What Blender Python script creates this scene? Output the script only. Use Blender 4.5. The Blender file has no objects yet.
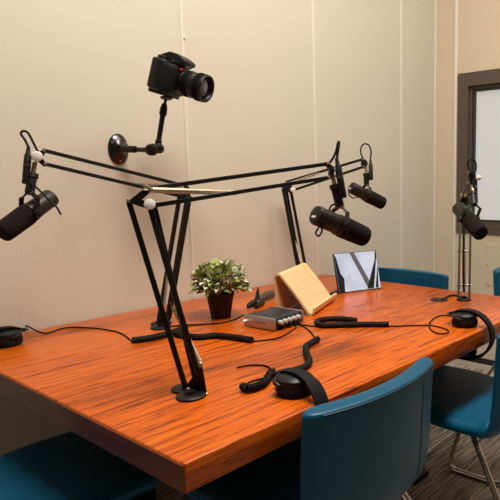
import bpy, bmesh, math, random
from mathutils import Vector as V, Matrix as M

random.seed(7)
C = bpy.context.scene.collection
PI = math.pi

# ------------------------------------------------------------------ camera --
EYE = V((0, 0, 1.23)); F_PX = 571.77; PPX = 375.0
yaw, pit, rol = math.radians(52.419), math.radians(6.902), math.radians(-0.349)
FW = V((math.sin(yaw)*math.cos(pit), math.cos(yaw)*math.cos(pit), -math.sin(pit)))
_r = V((math.cos(yaw), -math.sin(yaw), 0)); _u = _r.cross(FW)
RT = _r*math.cos(rol) + _u*math.sin(rol)
UP = -_r*math.sin(rol) + _u*math.cos(rol)
TABLE = 0.745
WALL_Y = 2.04
WALL_X = 3.312
FZ = 0.035                                                          # floor level

def ray(u, v): return FW + RT*((u-PPX)/F_PX) - UP*((v-250)/F_PX)
def at(u, v, d): return EYE + ray(u, v)*d                       # point at a given depth
def onz(u, v, z=TABLE):
    d = ray(u, v); return EYE + d*((z-EYE.z)/d.z)
def ony(u, v, y):
    d = ray(u, v); return EYE + d*(y/d.y)
def onx(u, v, x):
    d = ray(u, v); return EYE + d*(x/d.x)
def basis(u, v):
    t = -ray(u, v).normalized(); r = (RT - t*RT.dot(t)).normalized()
    return r, t.cross(r), t

cd = bpy.data.cameras.new('camera'); cam = bpy.data.objects.new('camera', cd); C.objects.link(cam)
cd.sensor_width = 36; cd.lens = F_PX*36/500; cd.shift_x = -(PPX-250)/500; cd.clip_start = 0.02
m = M((RT, UP, -FW)).transposed().to_4x4(); m.translation = EYE
cam.matrix_world = m
bpy.context.scene.camera = cam

# --------------------------------------------------------------- materials --
def new_mat(name):
    mt = bpy.data.materials.new(name); mt.use_nodes = True
    nt = mt.node_tree; return mt, nt, nt.nodes['Principled BSDF']

def simple(name, col, rough=.5, metal=0, spec=.5, coat=0, bump=None, var=0.0):
    """plain surface with a little procedural variation; bump=(scale,strength)"""
    mt, nt, b = new_mat(name)
    b.inputs['Roughness'].default_value = rough
    b.inputs['Metallic'].default_value = metal
    b.inputs['Specular IOR Level'].default_value = spec
    b.inputs['Coat Weight'].default_value = coat
    tc = nt.nodes.new('ShaderNodeTexCoord')
    nz = nt.nodes.new('ShaderNodeTexNoise'); nz.inputs['Scale'].default_value = 18
    nt.links.new(tc.outputs['Object'], nz.inputs['Vector'])
    mx = nt.nodes.new('ShaderNodeMix'); mx.data_type = 'RGBA'
    k = 1 - var
    mx.inputs['A'].default_value = (col[0]*k, col[1]*k, col[2]*k, 1)
    k = 1 + var
    mx.inputs['B'].default_value = (min(1, col[0]*k), min(1, col[1]*k), min(1, col[2]*k), 1)
    nt.links.new(nz.outputs['Fac'], mx.inputs['Factor'])
    nt.links.new(mx.outputs['Result'], b.inputs['Base Color'])
    if bump:
        n2 = nt.nodes.new('ShaderNodeTexNoise'); n2.inputs['Scale'].default_value = bump[0]
        nt.links.new(tc.outputs['Object'], n2.inputs['Vector'])
        bp = nt.nodes.new('ShaderNodeBump'); bp.inputs['Strength'].default_value = bump[1]; bp.inputs['Distance'].default_value = .002
        nt.links.new(n2.outputs['Fac'], bp.inputs['Height']); nt.links.new(bp.outputs['Normal'], b.inputs['Normal'])
    return mt

def wood(name, stops, stretch, rough, coat, joint=None, base_scale=1.0):
    mt, nt, b = new_mat(name)
    tc = nt.nodes.new('ShaderNodeTexCoord')
    mp = nt.nodes.new('ShaderNodeMapping'); mp.inputs['Scale'].default_value = stretch
    nt.links.new(tc.outputs['Object'], mp.inputs['Vector'])
    n1 = nt.nodes.new('ShaderNodeTexNoise'); n1.inputs['Scale'].default_value = 1.0*base_scale; n1.inputs['Detail'].default_value = 7; n1.inputs['Roughness'].default_value = .62
    n1.inputs['Distortion'].default_value = .35
    nt.links.new(mp.outputs['Vector'], n1.inputs['Vector'])
    n2 = nt.nodes.new('ShaderNodeTexNoise'); n2.inputs['Scale'].default_value = 4.0*base_scale; n2.inputs['Detail'].default_value = 5
    nt.links.new(mp.outputs['Vector'], n2.inputs['Vector'])
    add = nt.nodes.new('ShaderNodeMix'); add.data_type = 'FLOAT'; add.inputs['Factor'].default_value = .35
    nt.links.new(n1.outputs['Fac'], add.inputs['A']); nt.links.new(n2.outputs['Fac'], add.inputs['B'])
    val = add.outputs['Result']
    if joint:                                                   # planks of slightly different tone
        sx = nt.nodes.new('ShaderNodeSeparateXYZ'); nt.links.new(tc.outputs['Object'], sx.inputs[0])
        dv = nt.nodes.new('ShaderNodeMath'); dv.operation = 'DIVIDE'; dv.inputs[1].default_value = joint
        nt.links.new(sx.outputs['Y'], dv.inputs[0])
        fl = nt.nodes.new('ShaderNodeMath'); fl.operation = 'FLOOR'; nt.links.new(dv.outputs[0], fl.inputs[0])
        wn = nt.nodes.new('ShaderNodeTexWhiteNoise'); wn.noise_dimensions = '1D'; nt.links.new(fl.outputs[0], wn.inputs['W'])
        ma = nt.nodes.new('ShaderNodeMath'); ma.operation = 'MULTIPLY_ADD'; ma.inputs[1].default_value = .06; ma.inputs[2].default_value = -.03
        nt.links.new(wn.outputs['Value'], ma.inputs[0])
        ad = nt.nodes.new('ShaderNodeMath'); nt.links.new(val, ad.inputs[0]); nt.links.new(ma.outputs[0], ad.inputs[1]); val = ad.outputs[0]
    rp = nt.nodes.new('ShaderNodeValToRGB'); cr = rp.color_ramp
    while len(cr.elements) < len(stops): cr.elements.new(.5)
    for e, (p, c) in zip(cr.elements, stops): e.position = p; e.color = (*c, 1)
    nt.links.new(val, rp.inputs['Fac']); nt.links.new(rp.outputs['Color'], b.inputs['Base Color'])
    b.inputs['Roughness'].default_value = rough; b.inputs['Specular IOR Level'].default_value = .26; b.inputs['Coat Weight'].default_value = coat; b.inputs['Coat Roughness'].default_value = .12
    bp = nt.nodes.new('ShaderNodeBump'); bp.inputs['Strength'].default_value = .12; bp.inputs['Distance'].default_value = .001
    nt.links.new(n2.outputs['Fac'], bp.inputs['Height']); nt.links.new(bp.outputs['Normal'], b.inputs['Normal'])
    return mt

def wall_mat(name, col, bump=.4):
    mt, nt, b = new_mat(name)
    tc = nt.nodes.new('ShaderNodeTexCoord')
    mp = nt.nodes.new('ShaderNodeMapping'); mp.inputs['Scale'].default_value = (260, 260, 60)
    nt.links.new(tc.outputs['Object'], mp.inputs['Vector'])
    n = nt.nodes.new('ShaderNodeTexNoise'); n.inputs['Scale'].default_value = 1; n.inputs['Detail'].default_value = 3
    nt.links.new(mp.outputs['Vector'], n.inputs['Vector'])
    big = nt.nodes.new('ShaderNodeTexNoise'); big.inputs['Scale'].default_value = 2.5
    nt.links.new(tc.outputs['Object'], big.inputs['Vector'])
    mx = nt.nodes.new('ShaderNodeMix'); mx.data_type = 'RGBA'
    mx.inputs['A'].default_value = (*[c*.96 for c in col], 1); mx.inputs['B'].default_value = (*[c*1.04 for c in col], 1)
    nt.links.new(big.outputs['Fac'], mx.inputs['Factor'])
    nt.links.new(mx.outputs['Result'], b.inputs['Base Color'])
    bp = nt.nodes.new('ShaderNodeBump'); bp.inputs['Strength'].default_value = bump; bp.inputs['Distance'].default_value = .0015
    nt.links.new(n.outputs['Fac'], bp.inputs['Height']); nt.links.new(bp.outputs['Normal'], b.inputs['Normal'])
    b.inputs['Roughness'].default_value = .6; b.inputs['Specular IOR Level'].default_value = .3
    return mt

def carpet_mat():
    mt, nt, b = new_mat('carpet')
    tc = nt.nodes.new('ShaderNodeTexCoord')
    mp = nt.nodes.new('ShaderNodeMapping'); mp.inputs['Scale'].default_value = (6, 110, 1)
    nt.links.new(tc.outputs['Object'], mp.inputs['Vector'])
    n = nt.nodes.new('ShaderNodeTexNoise'); n.inputs['Scale'].default_value = 1; n.inputs['Detail'].default_value = 4
    nt.links.new(mp.outputs['Vector'], n.inputs['Vector'])
    rp = nt.nodes.new('ShaderNodeValToRGB'); cr = rp.color_ramp
    cr.elements[0].position = .36; cr.elements[0].color = (.13, .108, .092, 1)
    cr.elements[1].position = .66; cr.elements[1].color = (.55, .47, .40, 1)
    nt.links.new(n.outputs['Fac'], rp.inputs['Fac']); nt.links.new(rp.outputs['Color'], b.inputs['Base Color'])
    bp = nt.nodes.new('ShaderNodeBump'); bp.inputs['Strength'].default_value = .5; bp.inputs['Distance'].default_value = .004
    nt.links.new(n.outputs['Fac'], bp.inputs['Height']); nt.links.new(bp.outputs['Normal'], b.inputs['Normal'])
    b.inputs['Roughness'].default_value = .95; b.inputs['Specular IOR Level'].default_value = .1
    return mt

def glow(name, col, s, mix=None):
    mt, nt, b = new_mat(name)
    b.inputs['Base Color'].default_value = (*[c*.25 for c in col], 1)
    b.inputs['Emission Color'].default_value = (*col, 1); b.inputs['Emission Strength'].default_value = s
    b.inputs['Roughness'].default_value = .2
    if mix:
        tc = nt.nodes.new('ShaderNodeTexCoord')
        n = nt.nodes.new('ShaderNodeTexNoise'); n.inputs['Scale'].default_value = mix[0]; n.inputs['Detail'].default_value = 5
        nt.links.new(tc.outputs['Object'], n.inputs['Vector'])
        rp = nt.nodes.new('ShaderNodeValToRGB'); cr = rp.color_ramp
        cr.elements[0].position = .35; cr.elements[0].color = (*mix[1], 1); cr.elements[1].position = .6; cr.elements[1].color = (*col, 1)
        nt.links.new(n.outputs['Fac'], rp.inputs['Fac']); nt.links.new(rp.outputs['Color'], b.inputs['Emission Color'])
    return mt

PANE = .52
MAT = dict(
    wall=wall_mat('wall_vinyl', (.655, .60, .495)),
    wall2=wall_mat('wall_paint', (.66, .55, .42), .12),
    wall_dark=wall_mat('dark_unseen_wall', (.16, .145, .13)),  # for the unseen walls, made dark to cut bounced light
    trim=simple('trim_paint', (.82, .75, .66), .45),
    ceiling=simple('ceiling_paint', (.75, .72, .66), .9),
    carpet=carpet_mat(),
    base_black=simple('black_vinyl_base', (.012, .011, .01), .5),
    frame=simple('bronze_frame', (.10, .073, .054), .5, 0, .4, 0, None, .1),
    frame_dark=simple('dark_gasket', (.02, .017, .016), .5),
    pane=glow('lit_frosted_pane', (.80, .78, .745), PANE),
    table=wood('cherry_table', [(.32, (.09, .014, .003)), (.42, (.27, .042, .004)), (.48, (.55, .098, .004)), (.66, (.70, .150, .006))], (5.0, 105, 105), .30, .06, .11),
    table_end=wood('cherry_edge_shade', [(.3, (.05, .010, .004)), (.5, (.17, .035, .010)), (.7, (.26, .055, .014))], (34, 2, 34), .4, .1),  # end-edge grain; shade of the unlit side is put into the colour
    ply=wood('birch_ply', [(.3, (.66, .42, .19)), (.5, (.82, .56, .28)), (.7, (.88, .65, .36))], (3, 60, 60), .45, .1, None, 1.0),
    black_metal=simple('black_metal', (.006, .005, .0045), .45, .1, .35, 0, None, .1),
    black_plastic=simple('black_plastic', (.007, .0065, .0065), .42, 0, .35, 0, (220, .15), .1),
    black_gloss=simple('black_gloss', (.005, .005, .006), .28, 0, .5, .3),
    rubber=simple('black_rubber', (.007, .0065, .006), .7, 0, .2, 0, (300, .3)),
    mic_body=simple('dark_grey_mic_body', (.022, .0175, .014), .42, .3, .4, 0, None, .1),
    foam=simple('black_foam', (.009, .0065, .005), .95, 0, .2, 0, (420, .9), .3),
    steel=simple('brushed_steel', (.55, .52, .48), .3, .9),
    chrome=simple('chrome', (.72, .68, .62), .16, 1),
    spring=simple('nickel_spring', (.50, .40, .28), .35, .7),
    grey_bar=simple('grey_steel_bar', (.10, .085, .07), .4, .5),
    brass=simple('brass', (.55, .42, .25), .35, .8),
    knob=simple('satin_knob', (.70, .67, .62), .35, .4),
    white=simple('white_plastic', (.80, .76, .71), .4),
    leather=simple('blue_leather', (.001, .078, .155), .40, 0, .26, .02, (160, .25), .12),
    leather_dark=simple('blue_piping', (.003, .05, .09), .5),
    pot=simple('black_pot', (.004, .004, .004), .6),
    soil=simple('soil', (.03, .02, .012), .95, 0, .2, 0, (90, .8), .4),
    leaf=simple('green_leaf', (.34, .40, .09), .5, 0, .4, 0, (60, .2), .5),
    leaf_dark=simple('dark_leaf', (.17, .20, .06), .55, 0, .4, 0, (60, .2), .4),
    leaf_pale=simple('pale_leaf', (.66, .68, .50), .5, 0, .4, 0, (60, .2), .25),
    alu=simple('silver_panel', (.50, .45, .40), .38, .6, .5, 0, None, .05),
    alu_mark=simple('panel_marking', (.20, .18, .16), .5),
    blue_case=simple('blue_grey_case', (.016, .024, .033), .42, .2),
    glass_dark=simple('lens_glass', (.01, .011, .015), .04, 0, .9, 1),
    red=simple('red_plastic', (.55, .02, .03), .4),
    screen=glow('screen_reflection_glow', (.74, .80, .92), .62, (9, (.52, .58, .72))),  # emission stands in for the bright room mirrored in the glossy screen
    painted_reflection_band=simple('dark_reflection_paint', (.02, .022, .03), .25),  # black for the painted reflections on the tablet
    reflection_grey=simple('grey_reflection_paint', (.13, .14, .16), .3),  # grey for the painted reflection on the tablet
    lamp=glow('lamp_diffuser', (1, .93, .82), 1.0),
)

# ------------------------------------------------------------ mesh building --
class MB:
    """collects closed shapes (world or local space) and links them as ONE mesh object"""
    def __init__(s): s.bm = bmesh.new()
    def faces(s, verts, faces, smooth=False):
        vs = [s.bm.verts.new(v) for v in verts]
        for f in faces:
            try:
                q = s.bm.faces.new([vs[i] for i in f]); q.smooth = smooth
            except ValueError: pass
        return vs
    def box(s, c, size, rot=None, bevel=0, seg=2, taper=1.0):
        t = bmesh.new(); bmesh.ops.create_cube(t, size=1)
        for v in t.verts:
            k = taper if v.co.z > 0 else 1
            v.co = V((v.co.x*size[0]*k, v.co.y*size[1]*k, v.co.z*size[2]))
        if bevel: bmesh.ops.bevel(t, geom=list(t.edges), offset=bevel, segments=seg, affect='EDGES', profile=.5)
        mt = (rot.to_4x4() if rot else M.Identity(4)); mt.translation = V(c)
        return s._merge(t, mt, bevel > 0 and seg > 1)
    def _merge(s, t, mt, smooth=False):
        t.verts.ensure_lookup_table(); t.faces.ensure_lookup_table()
        t.verts.index_update()
        vs = [s.bm.verts.new(mt @ v.co) for v in t.verts]
        for f in t.faces:
            q = s.bm.faces.new([vs[v.index] for v in f.verts]); q.smooth = smooth or f.smooth
        t.free(); return s
    def bar(s, a, b, w, h, hint=V((0, 0, 1)), bevel=.0012):
        """rectangular bar from a to b, w across, h along hint"""
        a, b = V(a), V(b); x = (b-a).normalized(); y = hint.cross(x)
        if y.length < 1e-4: y = V((0, 1, 0)).cross(x)
        y.normalize(); z = x.cross(y)
        R = M((x, y, z)).transposed()
        return s.box((a+b)/2, ((b-a).length, w, h), R, bevel, 1)
    def ring_tube(s, pts, rads, n=10, closed=False, cap=True, flat=1.0, hint=None):
        pts = [V(p) for p in pts]; k = len(pts)
        if not hasattr(rads, '__len__'): rads = [rads]*k
        tang = []
        for i in range(k):
            a = pts[(i-1) % k] if (closed or i > 0) else pts[i]; b = pts[(i+1) % k] if (closed or i < k-1) else pts[i]
            tang.append((b-a).normalized())
        nrm = hint if hint is not None else (V((0, 0, 1)) if abs(tang[0].z) < .9 else V((1, 0, 0)))
        rows = []
        for i in range(k):
            nn = (nrm - tang[i]*nrm.dot(tang[i]))
            if nn.length < 1e-6: nn = tang[i].orthogonal()
            nn.normalize(); bb = tang[i].cross(nn)
            if hint is None: nrm = nn
            rows.append([s.bm.verts.new(pts[i] + (nn*math.cos(2*PI*j/n)*flat + bb*math.sin(2*PI*j/n))*rads[i]) for j in range(n)])
        for i in range(k if closed else k-1):
            A, B = rows[i], rows[(i+1) % k]
            for j in range(n):
                q = s.bm.faces.new((A[j], A[(j+1) % n], B[(j+1) % n], B[j])); q.smooth = True
        if cap and not closed:
            s.bm.faces.new(rows[0][::-1]); s.bm.faces.new(rows[-1])
        return s
    def tube(s, pts, r, n=10, sub=6, closed=False, flat=1.0, hint=None):
        return s.ring_tube(spline(pts, sub, closed) if len(pts) > 2 else pts, r, n, closed, True, flat, hint)
    def lathe(s, a, axis, prof, n=28):
        """prof: list of (distance along axis, radius)"""
        a = V(a); x = V(axis).normalized()
        y = x.orthogonal().normalized(); z = x.cross(y); rows = []
        for d, r in prof:
            rows.append([s.bm.verts.new(a + x*d + (y*math.cos(2*PI*j/n)+z*math.sin(2*PI*j/n))*max(r, 1e-5)) for j in range(n)])
        for A, B in zip(rows, rows[1:]):
            for j in range(n):
                q = s.bm.faces.new((A[j], A[(j+1) % n], B[(j+1) % n], B[j])); q.smooth = True
        s.bm.faces.new(rows[0][::-1]); s.bm.faces.new(rows[-1])
        return s
    def cyl(s, a, b, r, n=16, bev=.15):
        a, b = V(a), V(b); L = (b-a).length; e = min(r*bev, L*.3)
        return s.lathe(a, b-a, [(0, r-e), (e, r), (L-e, r), (L, r-e)], n)
    def prism(s, poly, off):
        """closed polygon (list of points) extruded by vector off"""
        poly = [V(p) for p in poly]; n = len(poly); off = V(off)
        A = [s.bm.verts.new(p) for p in poly]; B = [s.bm.verts.new(p+off) for p in poly]
        s.bm.faces.new(A[::-1]); s.bm.faces.new(B)
        for i in range(n): s.bm.faces.new((A[i], A[(i+1) % n], B[(i+1) % n], B[i]))
        return s
    def sphere(s, c, r, n=16, sc=(1, 1, 1)):
        t = bmesh.new(); bmesh.ops.create_uvsphere(t, u_segments=n, v_segments=max(6, n//2), radius=r)
        mt = M.Translation(V(c)) @ M.Diagonal((*sc, 1)); return s._merge(t, mt, True)
    def helix(s, a, b, R, wire, turns, n=5, per=9):
        a, b = V(a), V(b); x = (b-a).normalized(); y = x.orthogonal().normalized(); z = x.cross(y)
        N = int(turns*per)
        return s.ring_tube([a+(b-a)*(i/N)+(y*math.cos(2*PI*i/per)+z*math.sin(2*PI*i/per))*R for i in range(N+1)], wire, n)
    def build(s, name, mat, parent=None, autosmooth=35, bevel=None):
        bmesh.ops.remove_doubles(s.bm, verts=list(s.bm.verts), dist=1e-6)
        bmesh.ops.recalc_face_normals(s.bm, faces=list(s.bm.faces))
        me = bpy.data.meshes.new(name); s.bm.to_mesh(me); s.bm.free()
        if parent is not None:
            me.transform(WM(parent).inverted())
        else:
            lo = [min(v.co[i] for v in me.vertices) for i in range(3)]; hi = [max(v.co[i] for v in me.vertices) for i in range(3)]
        me.materials.append(MAT[mat] if isinstance(mat, str) else mat)
        o = bpy.data.objects.new(name, me); C.objects.link(o)
        if parent is not None: o.parent = parent
        else:
            org = V(((lo[0]+hi[0])/2, (lo[1]+hi[1])/2, lo[2])); me.transform(M.Translation(-org)); o.location = org
        if bevel:
            md = o.modifiers.new('bevel', 'BEVEL'); md.width = bevel; md.segments = 3; md.limit_method = 'ANGLE'
            md.angle_limit = math.radians(40)
        try: me.set_sharp_from_angle(angle=math.radians(autosmooth))
        except Exception: pass
        return o

def WM(o):
    m_ = o.matrix_basis.copy()
    return (WM(o.parent) @ m_) if o.parent else m_

def spline(pts, sub=6, closed=False):
    pts = [V(p) for p in pts]; n = len(pts); out = []
    for i in range(n if closed else n-1):
        g = (lambda k: pts[k % n]) if closed else (lambda k: pts[min(max(k, 0), n-1)])
        p0, p1, p2, p3 = g(i-1), g(i), g(i+1), g(i+2)
        for j in range(sub):
            t = j/sub
            out.append(.5*((2*p1)+(p2-p0)*t+(2*p0-5*p1+4*p2-p3)*t*t+(3*p1-p0-3*p2+p3)*t**3))
    if not closed: out.append(pts[-1])
    return out

def tag(o, label, cat, group=None):
    o['label'] = label; o['category'] = cat
    if group: o['group'] = group
    return o
def thing(name, loc, label, cat, group=None, rot=None):
    o = bpy.data.objects.new(name, None); o.empty_display_size = .05; C.objects.link(o)
    mt = rot.to_4x4() if rot else M.Identity(4); mt.translation = V(loc); o.matrix_basis = mt
    return tag(o, label, cat, group)
def part_label(o, s): o['label'] = s; return o
def struct(name, mb, mat):
    o = mb.build(name, mat); o['kind'] = 'structure'; return o
def copy_tree(o, parent=None):
    c = o.copy(); C.objects.link(c)
    if parent is not None: c.parent = parent
    for ch in [k for k in bpy.data.objects if k.parent is o]: copy_tree(ch, c)
    return c
def box_mb(x0, x1, y0, y1, z0, z1):
    return MB().box(((x0+x1)/2, (y0+y1)/2, (z0+z1)/2), (x1-x0, y1-y0, z1-z0))

# ------------------------------------------------------------------ the room --
RX0, RY0, H = -3.2, -3.4, 3.5
struct('floor', box_mb(RX0-.1, WALL_X+.1, RY0-.1, WALL_Y+.1, FZ-.06, FZ), 'carpet')
struct('ceiling', box_mb(RX0-.1, WALL_X+.1, RY0-.1, WALL_Y+.1, H, H+.06), 'ceiling')
struct('wall_left', box_mb(RX0-.1, WALL_X+.1, WALL_Y, WALL_Y+.1, 0, H), 'wall')
WY0, WY1, WZ0, WZ1 = .55, 1.866, .890, 1.904                       # window opening in the right-hand wall
b = MB()
b.box((WALL_X+.05, (RY0+WY0)/2, H/2), (.1, WY0-RY0, H)); b.box((WALL_X+.05, (WY1+WALL_Y)/2, H/2), (.1, WALL_Y-WY1, H))
b.box((WALL_X+.05, (WY0+WY1)/2, WZ0/2), (.1, WY1-WY0, WZ0)); b.box((WALL_X+.05, (WY0+WY1)/2, (WZ1+H)/2), (.1, WY1-WY0, H-WZ1))
struct('wall_right', b, 'wall2')
struct('wall_near', box_mb(RX0-.1, WALL_X+.1, RY0-.1, RY0, 0, H), 'wall_dark')
struct('wall_back', box_mb(RX0-.1, RX0, RY0, WALL_Y, 0, H), 'wall_dark')
for i, x in enumerate((.647, 1.402, 2.157, 2.919)):                 # seam strips between the wall panels
    b = MB(); b.box((x, WALL_Y-.0015, H/2), (.013, .003, H), None, .001, 1)
    b.box((x, WALL_Y-.003, H/2), (.005, .006, H), None, .0015, 2)
    if i == 1: b.sphere((x+.008, WALL_Y-.002, 1.80), .006)
    if i == 2: b.sphere((x+.006, WALL_Y-.002, 1.62), .005)
    if i == 3: b.sphere((x+.006, WALL_Y-.002, 1.73), .005)
    struct('trim_%d' % (i+1), b, 'trim')
struct('trim_5', MB().box((WALL_X-.006, WALL_Y-.004, H/2), (.012, .010, H), None, .003, 2), 'trim')
struct('trim_6', MB().box((WALL_X-.004, 1.884, H/2), (.008, .020, H), None, .003, 2), 'trim')
struct('baseboard_right', box_mb(WALL_X-.012, WALL_X, RY0, WALL_Y, FZ, FZ+.036), 'base_black')
struct('baseboard_left', box_mb(RX0, WALL_X-.012, WALL_Y-.012, WALL_Y, FZ, FZ+.036), 'base_black')

# window in the right wall: bronze frame, dark gasket, bright obscured pane
win = bpy.data.objects.new('window_1', None); C.objects.link(win); win['kind'] = 'structure'
win.location = (WALL_X, (WY0+WY1)/2, WZ0)
def ring(x0, x1, ya, yb, za, zb, w, wt=None, wb=None):
    wt = wt or w; wb = wb or w
    q = MB(); cx_, dx = (x0+x1)/2, x1-x0
    q.box((cx_, ya+w/2, (za+zb)/2), (dx, w, zb-za), None, .002, 1); q.box((cx_, yb-w/2, (za+zb)/2), (dx, w, zb-za), None, .002, 1)
    q.box((cx_, (ya+yb)/2, zb-wt/2), (dx, yb-ya-2*w, wt), None, .002, 1); q.box((cx_, (ya+yb)/2, za+wb/2), (dx, yb-ya-2*w, wb), None, .002, 1)
    return q
fr = ring(WALL_X-.012, WALL_X+.08, WY0, WY1, WZ0, WZ1, .075, .085, .055).build('window_frame', 'frame', win)
g = ring(WALL_X+.01, WALL_X+.07, WY0+.075, WY1-.075, WZ0+.055, WZ1-.085, .018).build('window_sash', 'frame', win)
ring(WALL_X+.018, WALL_X+.066, WY0+.093, WY1-.093, WZ0+.073, WZ1-.103, .014).build('gasket', 'frame_dark', g)
box_mb(WALL_X+.045, WALL_X+.055, WY0+.1, WY1-.1, WZ0+.08, WZ1-.11).build('pane', 'pane', win)
# flush access plate low on the right wall
b = MB(); b.box((WALL_X-.0015, 1.409, .691), (.003, .468, .266), None, .001, 1)
pl = tag(b.build('access_panel', 'wall2'), 'beige flush access plate screwed to the wall under the window', 'panel')
for z in (.811, .696, .573): MB().cyl((WALL_X-.006, 1.640, z), (WALL_X-.002, 1.640, z), .004, 8).build('screw', 'spring', pl)

# ----------------------------------------------------------------- the table --
TX0, TX1, TY0, TY1, TH = .541, 2.194, .836, 2.03, .0573
tbl = thing('conference_table', ((TX0+TX1)/2, (TY0+TY1)/2, 0), 'long glossy reddish cherry wood conference table against the beige wall', 'table')
b = MB(); b.box(((TX0+TX1)/2, (TY0+TY1)/2, TABLE-TH/2), (TX1-TX0, TY1-TY0, TH), None, .0045, 3)
b.build('tabletop', 'table', tbl)
for x in (.93, 1.83):
    for y in (1.225, 1.70):
        b = MB(); b.box((x, y, (TABLE-TH+FZ)/2), (.075, .075, TABLE-TH-FZ), None, .004, 2); b.box((x, y, FZ+.012), (.10, .10, .024), None, .004, 2)
        b.build('leg', 'black_metal', tbl)
for y in (1.225, 1.70): MB().box((1.38, y, TABLE-TH-.03), (.82, .04, .06), None, .003, 1).build('frame_rail', 'black_metal', tbl)
part_label(MB().box((TX0-.001, (TY0+TY1)/2, TABLE-TH/2), (.004, TY1-TY0-.002, TH-.007), None, .001, 1).build('edge_band', 'table_end', tbl), 'red wood edge with grain along it, shade painted into its colour')
gp = onz(439, 300)
b = MB(); b.lathe(gp - V((0, 0, .002)), (0, 0, 1), [(0, .036), (.004, .036), (.006, .033), (.0055, .022), (.003, .020)], 32)
gr = b.build('cable_grommet', 'black_plastic', tbl)

# ---------------------------------------------------------------- boom arms --
ARMS = 'microphone boom arms standing on the table'
def bars(parent, name, segs, mat='black_metal', w=.011, h=.012, hint=None):
    for a, c in segs:
        MB().bar(a, c, w, h, hint or UP).build(name, mat, parent)
def spring_part(parent, a, c, R=.004, mat='spring'):
    L = (V(c)-V(a)).length
    b = MB(); b.helix(a, c, R, .0012, L/.0034)
    d = (V(c)-V(a)).normalized()
    b.cyl(V(a)-d*.012, V(a), .002, 8); b.cyl(V(c), V(c)+d*.012, .002, 8)
    return part_label(b.build('spring', mat, parent), 'thin coil spring')
def plate(parent, name, pts, thick, nrm, mat='black_metal'):
    nrm = V(nrm).normalized()
    return MB().prism([V(p)-nrm*thick/2 for p in pts], nrm*thick).build(name, mat, parent, bevel=.001)
def pins(parent, pts, nrm, L=.03, r=.004, mat='steel'):
    nrm = V(nrm).normalized()
    for p in pts:
        part_label(MB().cyl(V(p)-nrm*L/2, V(p)+nrm*L/2, r, 10).build('pivot_pin', mat, parent), 'bright metal pivot pin')
def base(parent, pos, yaw_, disc=.033, second=True):
    """round weighted foot plates and side bracket"""
    pos = V(pos); d = V((math.cos(yaw_), math.sin(yaw_), 0))
    b = MB(); b.lathe(pos, (0, 0, 1), [(0, disc), (.005, disc), (.0075, disc*.9), (.0085, disc*.35), (.016, disc*.32)], 28)
    if second:
        q = pos + d*.055
        b.lathe(q, (0, 0, 1), [(0, disc*.95), (.005, disc*.95), (.007, disc*.85)], 28)
        b.bar(pos+V((0, 0, .007)), q+V((0, 0, .007)), .018, .006)
    return b.build('base_plate', 'black_metal', parent)

def boom_common(label, basepos, lower, upper_, elbow_poly, knob_at, tipA, tipB, springs, nrm, yaw_, second=True, bracket=None, knob2=None, barmat='black_metal', LW=.011):
    t = thing('microphone_boom_arm', basepos, label, 'boom arm', ARMS)
    base(t, basepos, yaw_, second=second)
    if bracket:
        for s in (-1, 1): plate(t, 'base_bracket', [p + nrm*.011*s for p in bracket], .003, nrm)
    bars(t, 'lower_bar', lower, barmat, LW, .012)
    bars(t, 'upper_bar', upper_, barmat, .010, .010)
    for s in (-1, 1): plate(t, 'elbow_bracket', [p + nrm*.009*s for p in elbow_poly], .003, nrm)
    pins(t, elbow_poly[:2], nrm, .03, .0045)
    if knob_at is not None:
        b = MB(); k = V(knob_at) + nrm*.012; b.lathe(k, nrm, [(0, .006), (.006, .011), (.012, .0125), (.017, .011), (.019, .004)], 20)
        part_label(b.build('elbow_knob', 'white', t), 'round off-white tightening knob')
    for sg in springs: spring_part(t, *sg)
    return t

def toward(u, v): return basis(u, v)[2]

# arm 1: nearest, reaches right to the large microphone
B1 = onz(191, 397); n1 = toward(165, 300)
dB, dE, dT = 1.325, 1.285, 1.53
low1 = [(at(186, 389, 1.325), at(129, 202, dE)),
        (at(198, 374, 1.315), at(149, 204, dE-.012)), (at(194.5, 376, 1.345), at(153.5, 204, dE+.02))]
up1 = [(at(147, 189, dE), at(327, 164, dT)), (at(151, 206, dE), at(329, 177.5, dT))]
elb1 = [at(128.5, 201.5, dE), at(146, 188, dE), at(152, 190, dE), at(141, 200, dE), at(153, 204, dE), at(150, 209, dE), at(134, 204, dE)]
brk1 = [at(183, 392, 1.325), at(196, 372, 1.32), at(202, 365, 1.318), at(207, 394, 1.33), at(190, 398, 1.33)]
arm1 = boom_common('black boom arm standing nearest the camera on the table', B1, low1, up1, elb1, at(150, 206, dE), None, None,
    [(at(149, 190, dE-.012), at(236, 192.5, 1.40), .0062), (at(173, 307, 1.325), at(200, 362, 1.335))], n1, math.radians(69), True, brk1, LW=.0135)
pins(arm1, [at(188, 389, 1.322), at(206, 394, 1.328), at(200, 364, 1.314), at(176, 401, 1.31)], n1, .034, .005)
tip1 = at(331, 170, dT)
plate(arm1, 'end_bracket', [at(325, 162, dT), at(331, 166, dT), at(335, 170, dT), at(332, 176, dT), at(328, 180, dT), at(329, 171, dT)], .018, n1)
pins(arm1, [at(327, 164, dT), at(328, 178, dT), at(334, 170, dT)], n1, .026, .0042, 'brass')

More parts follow.
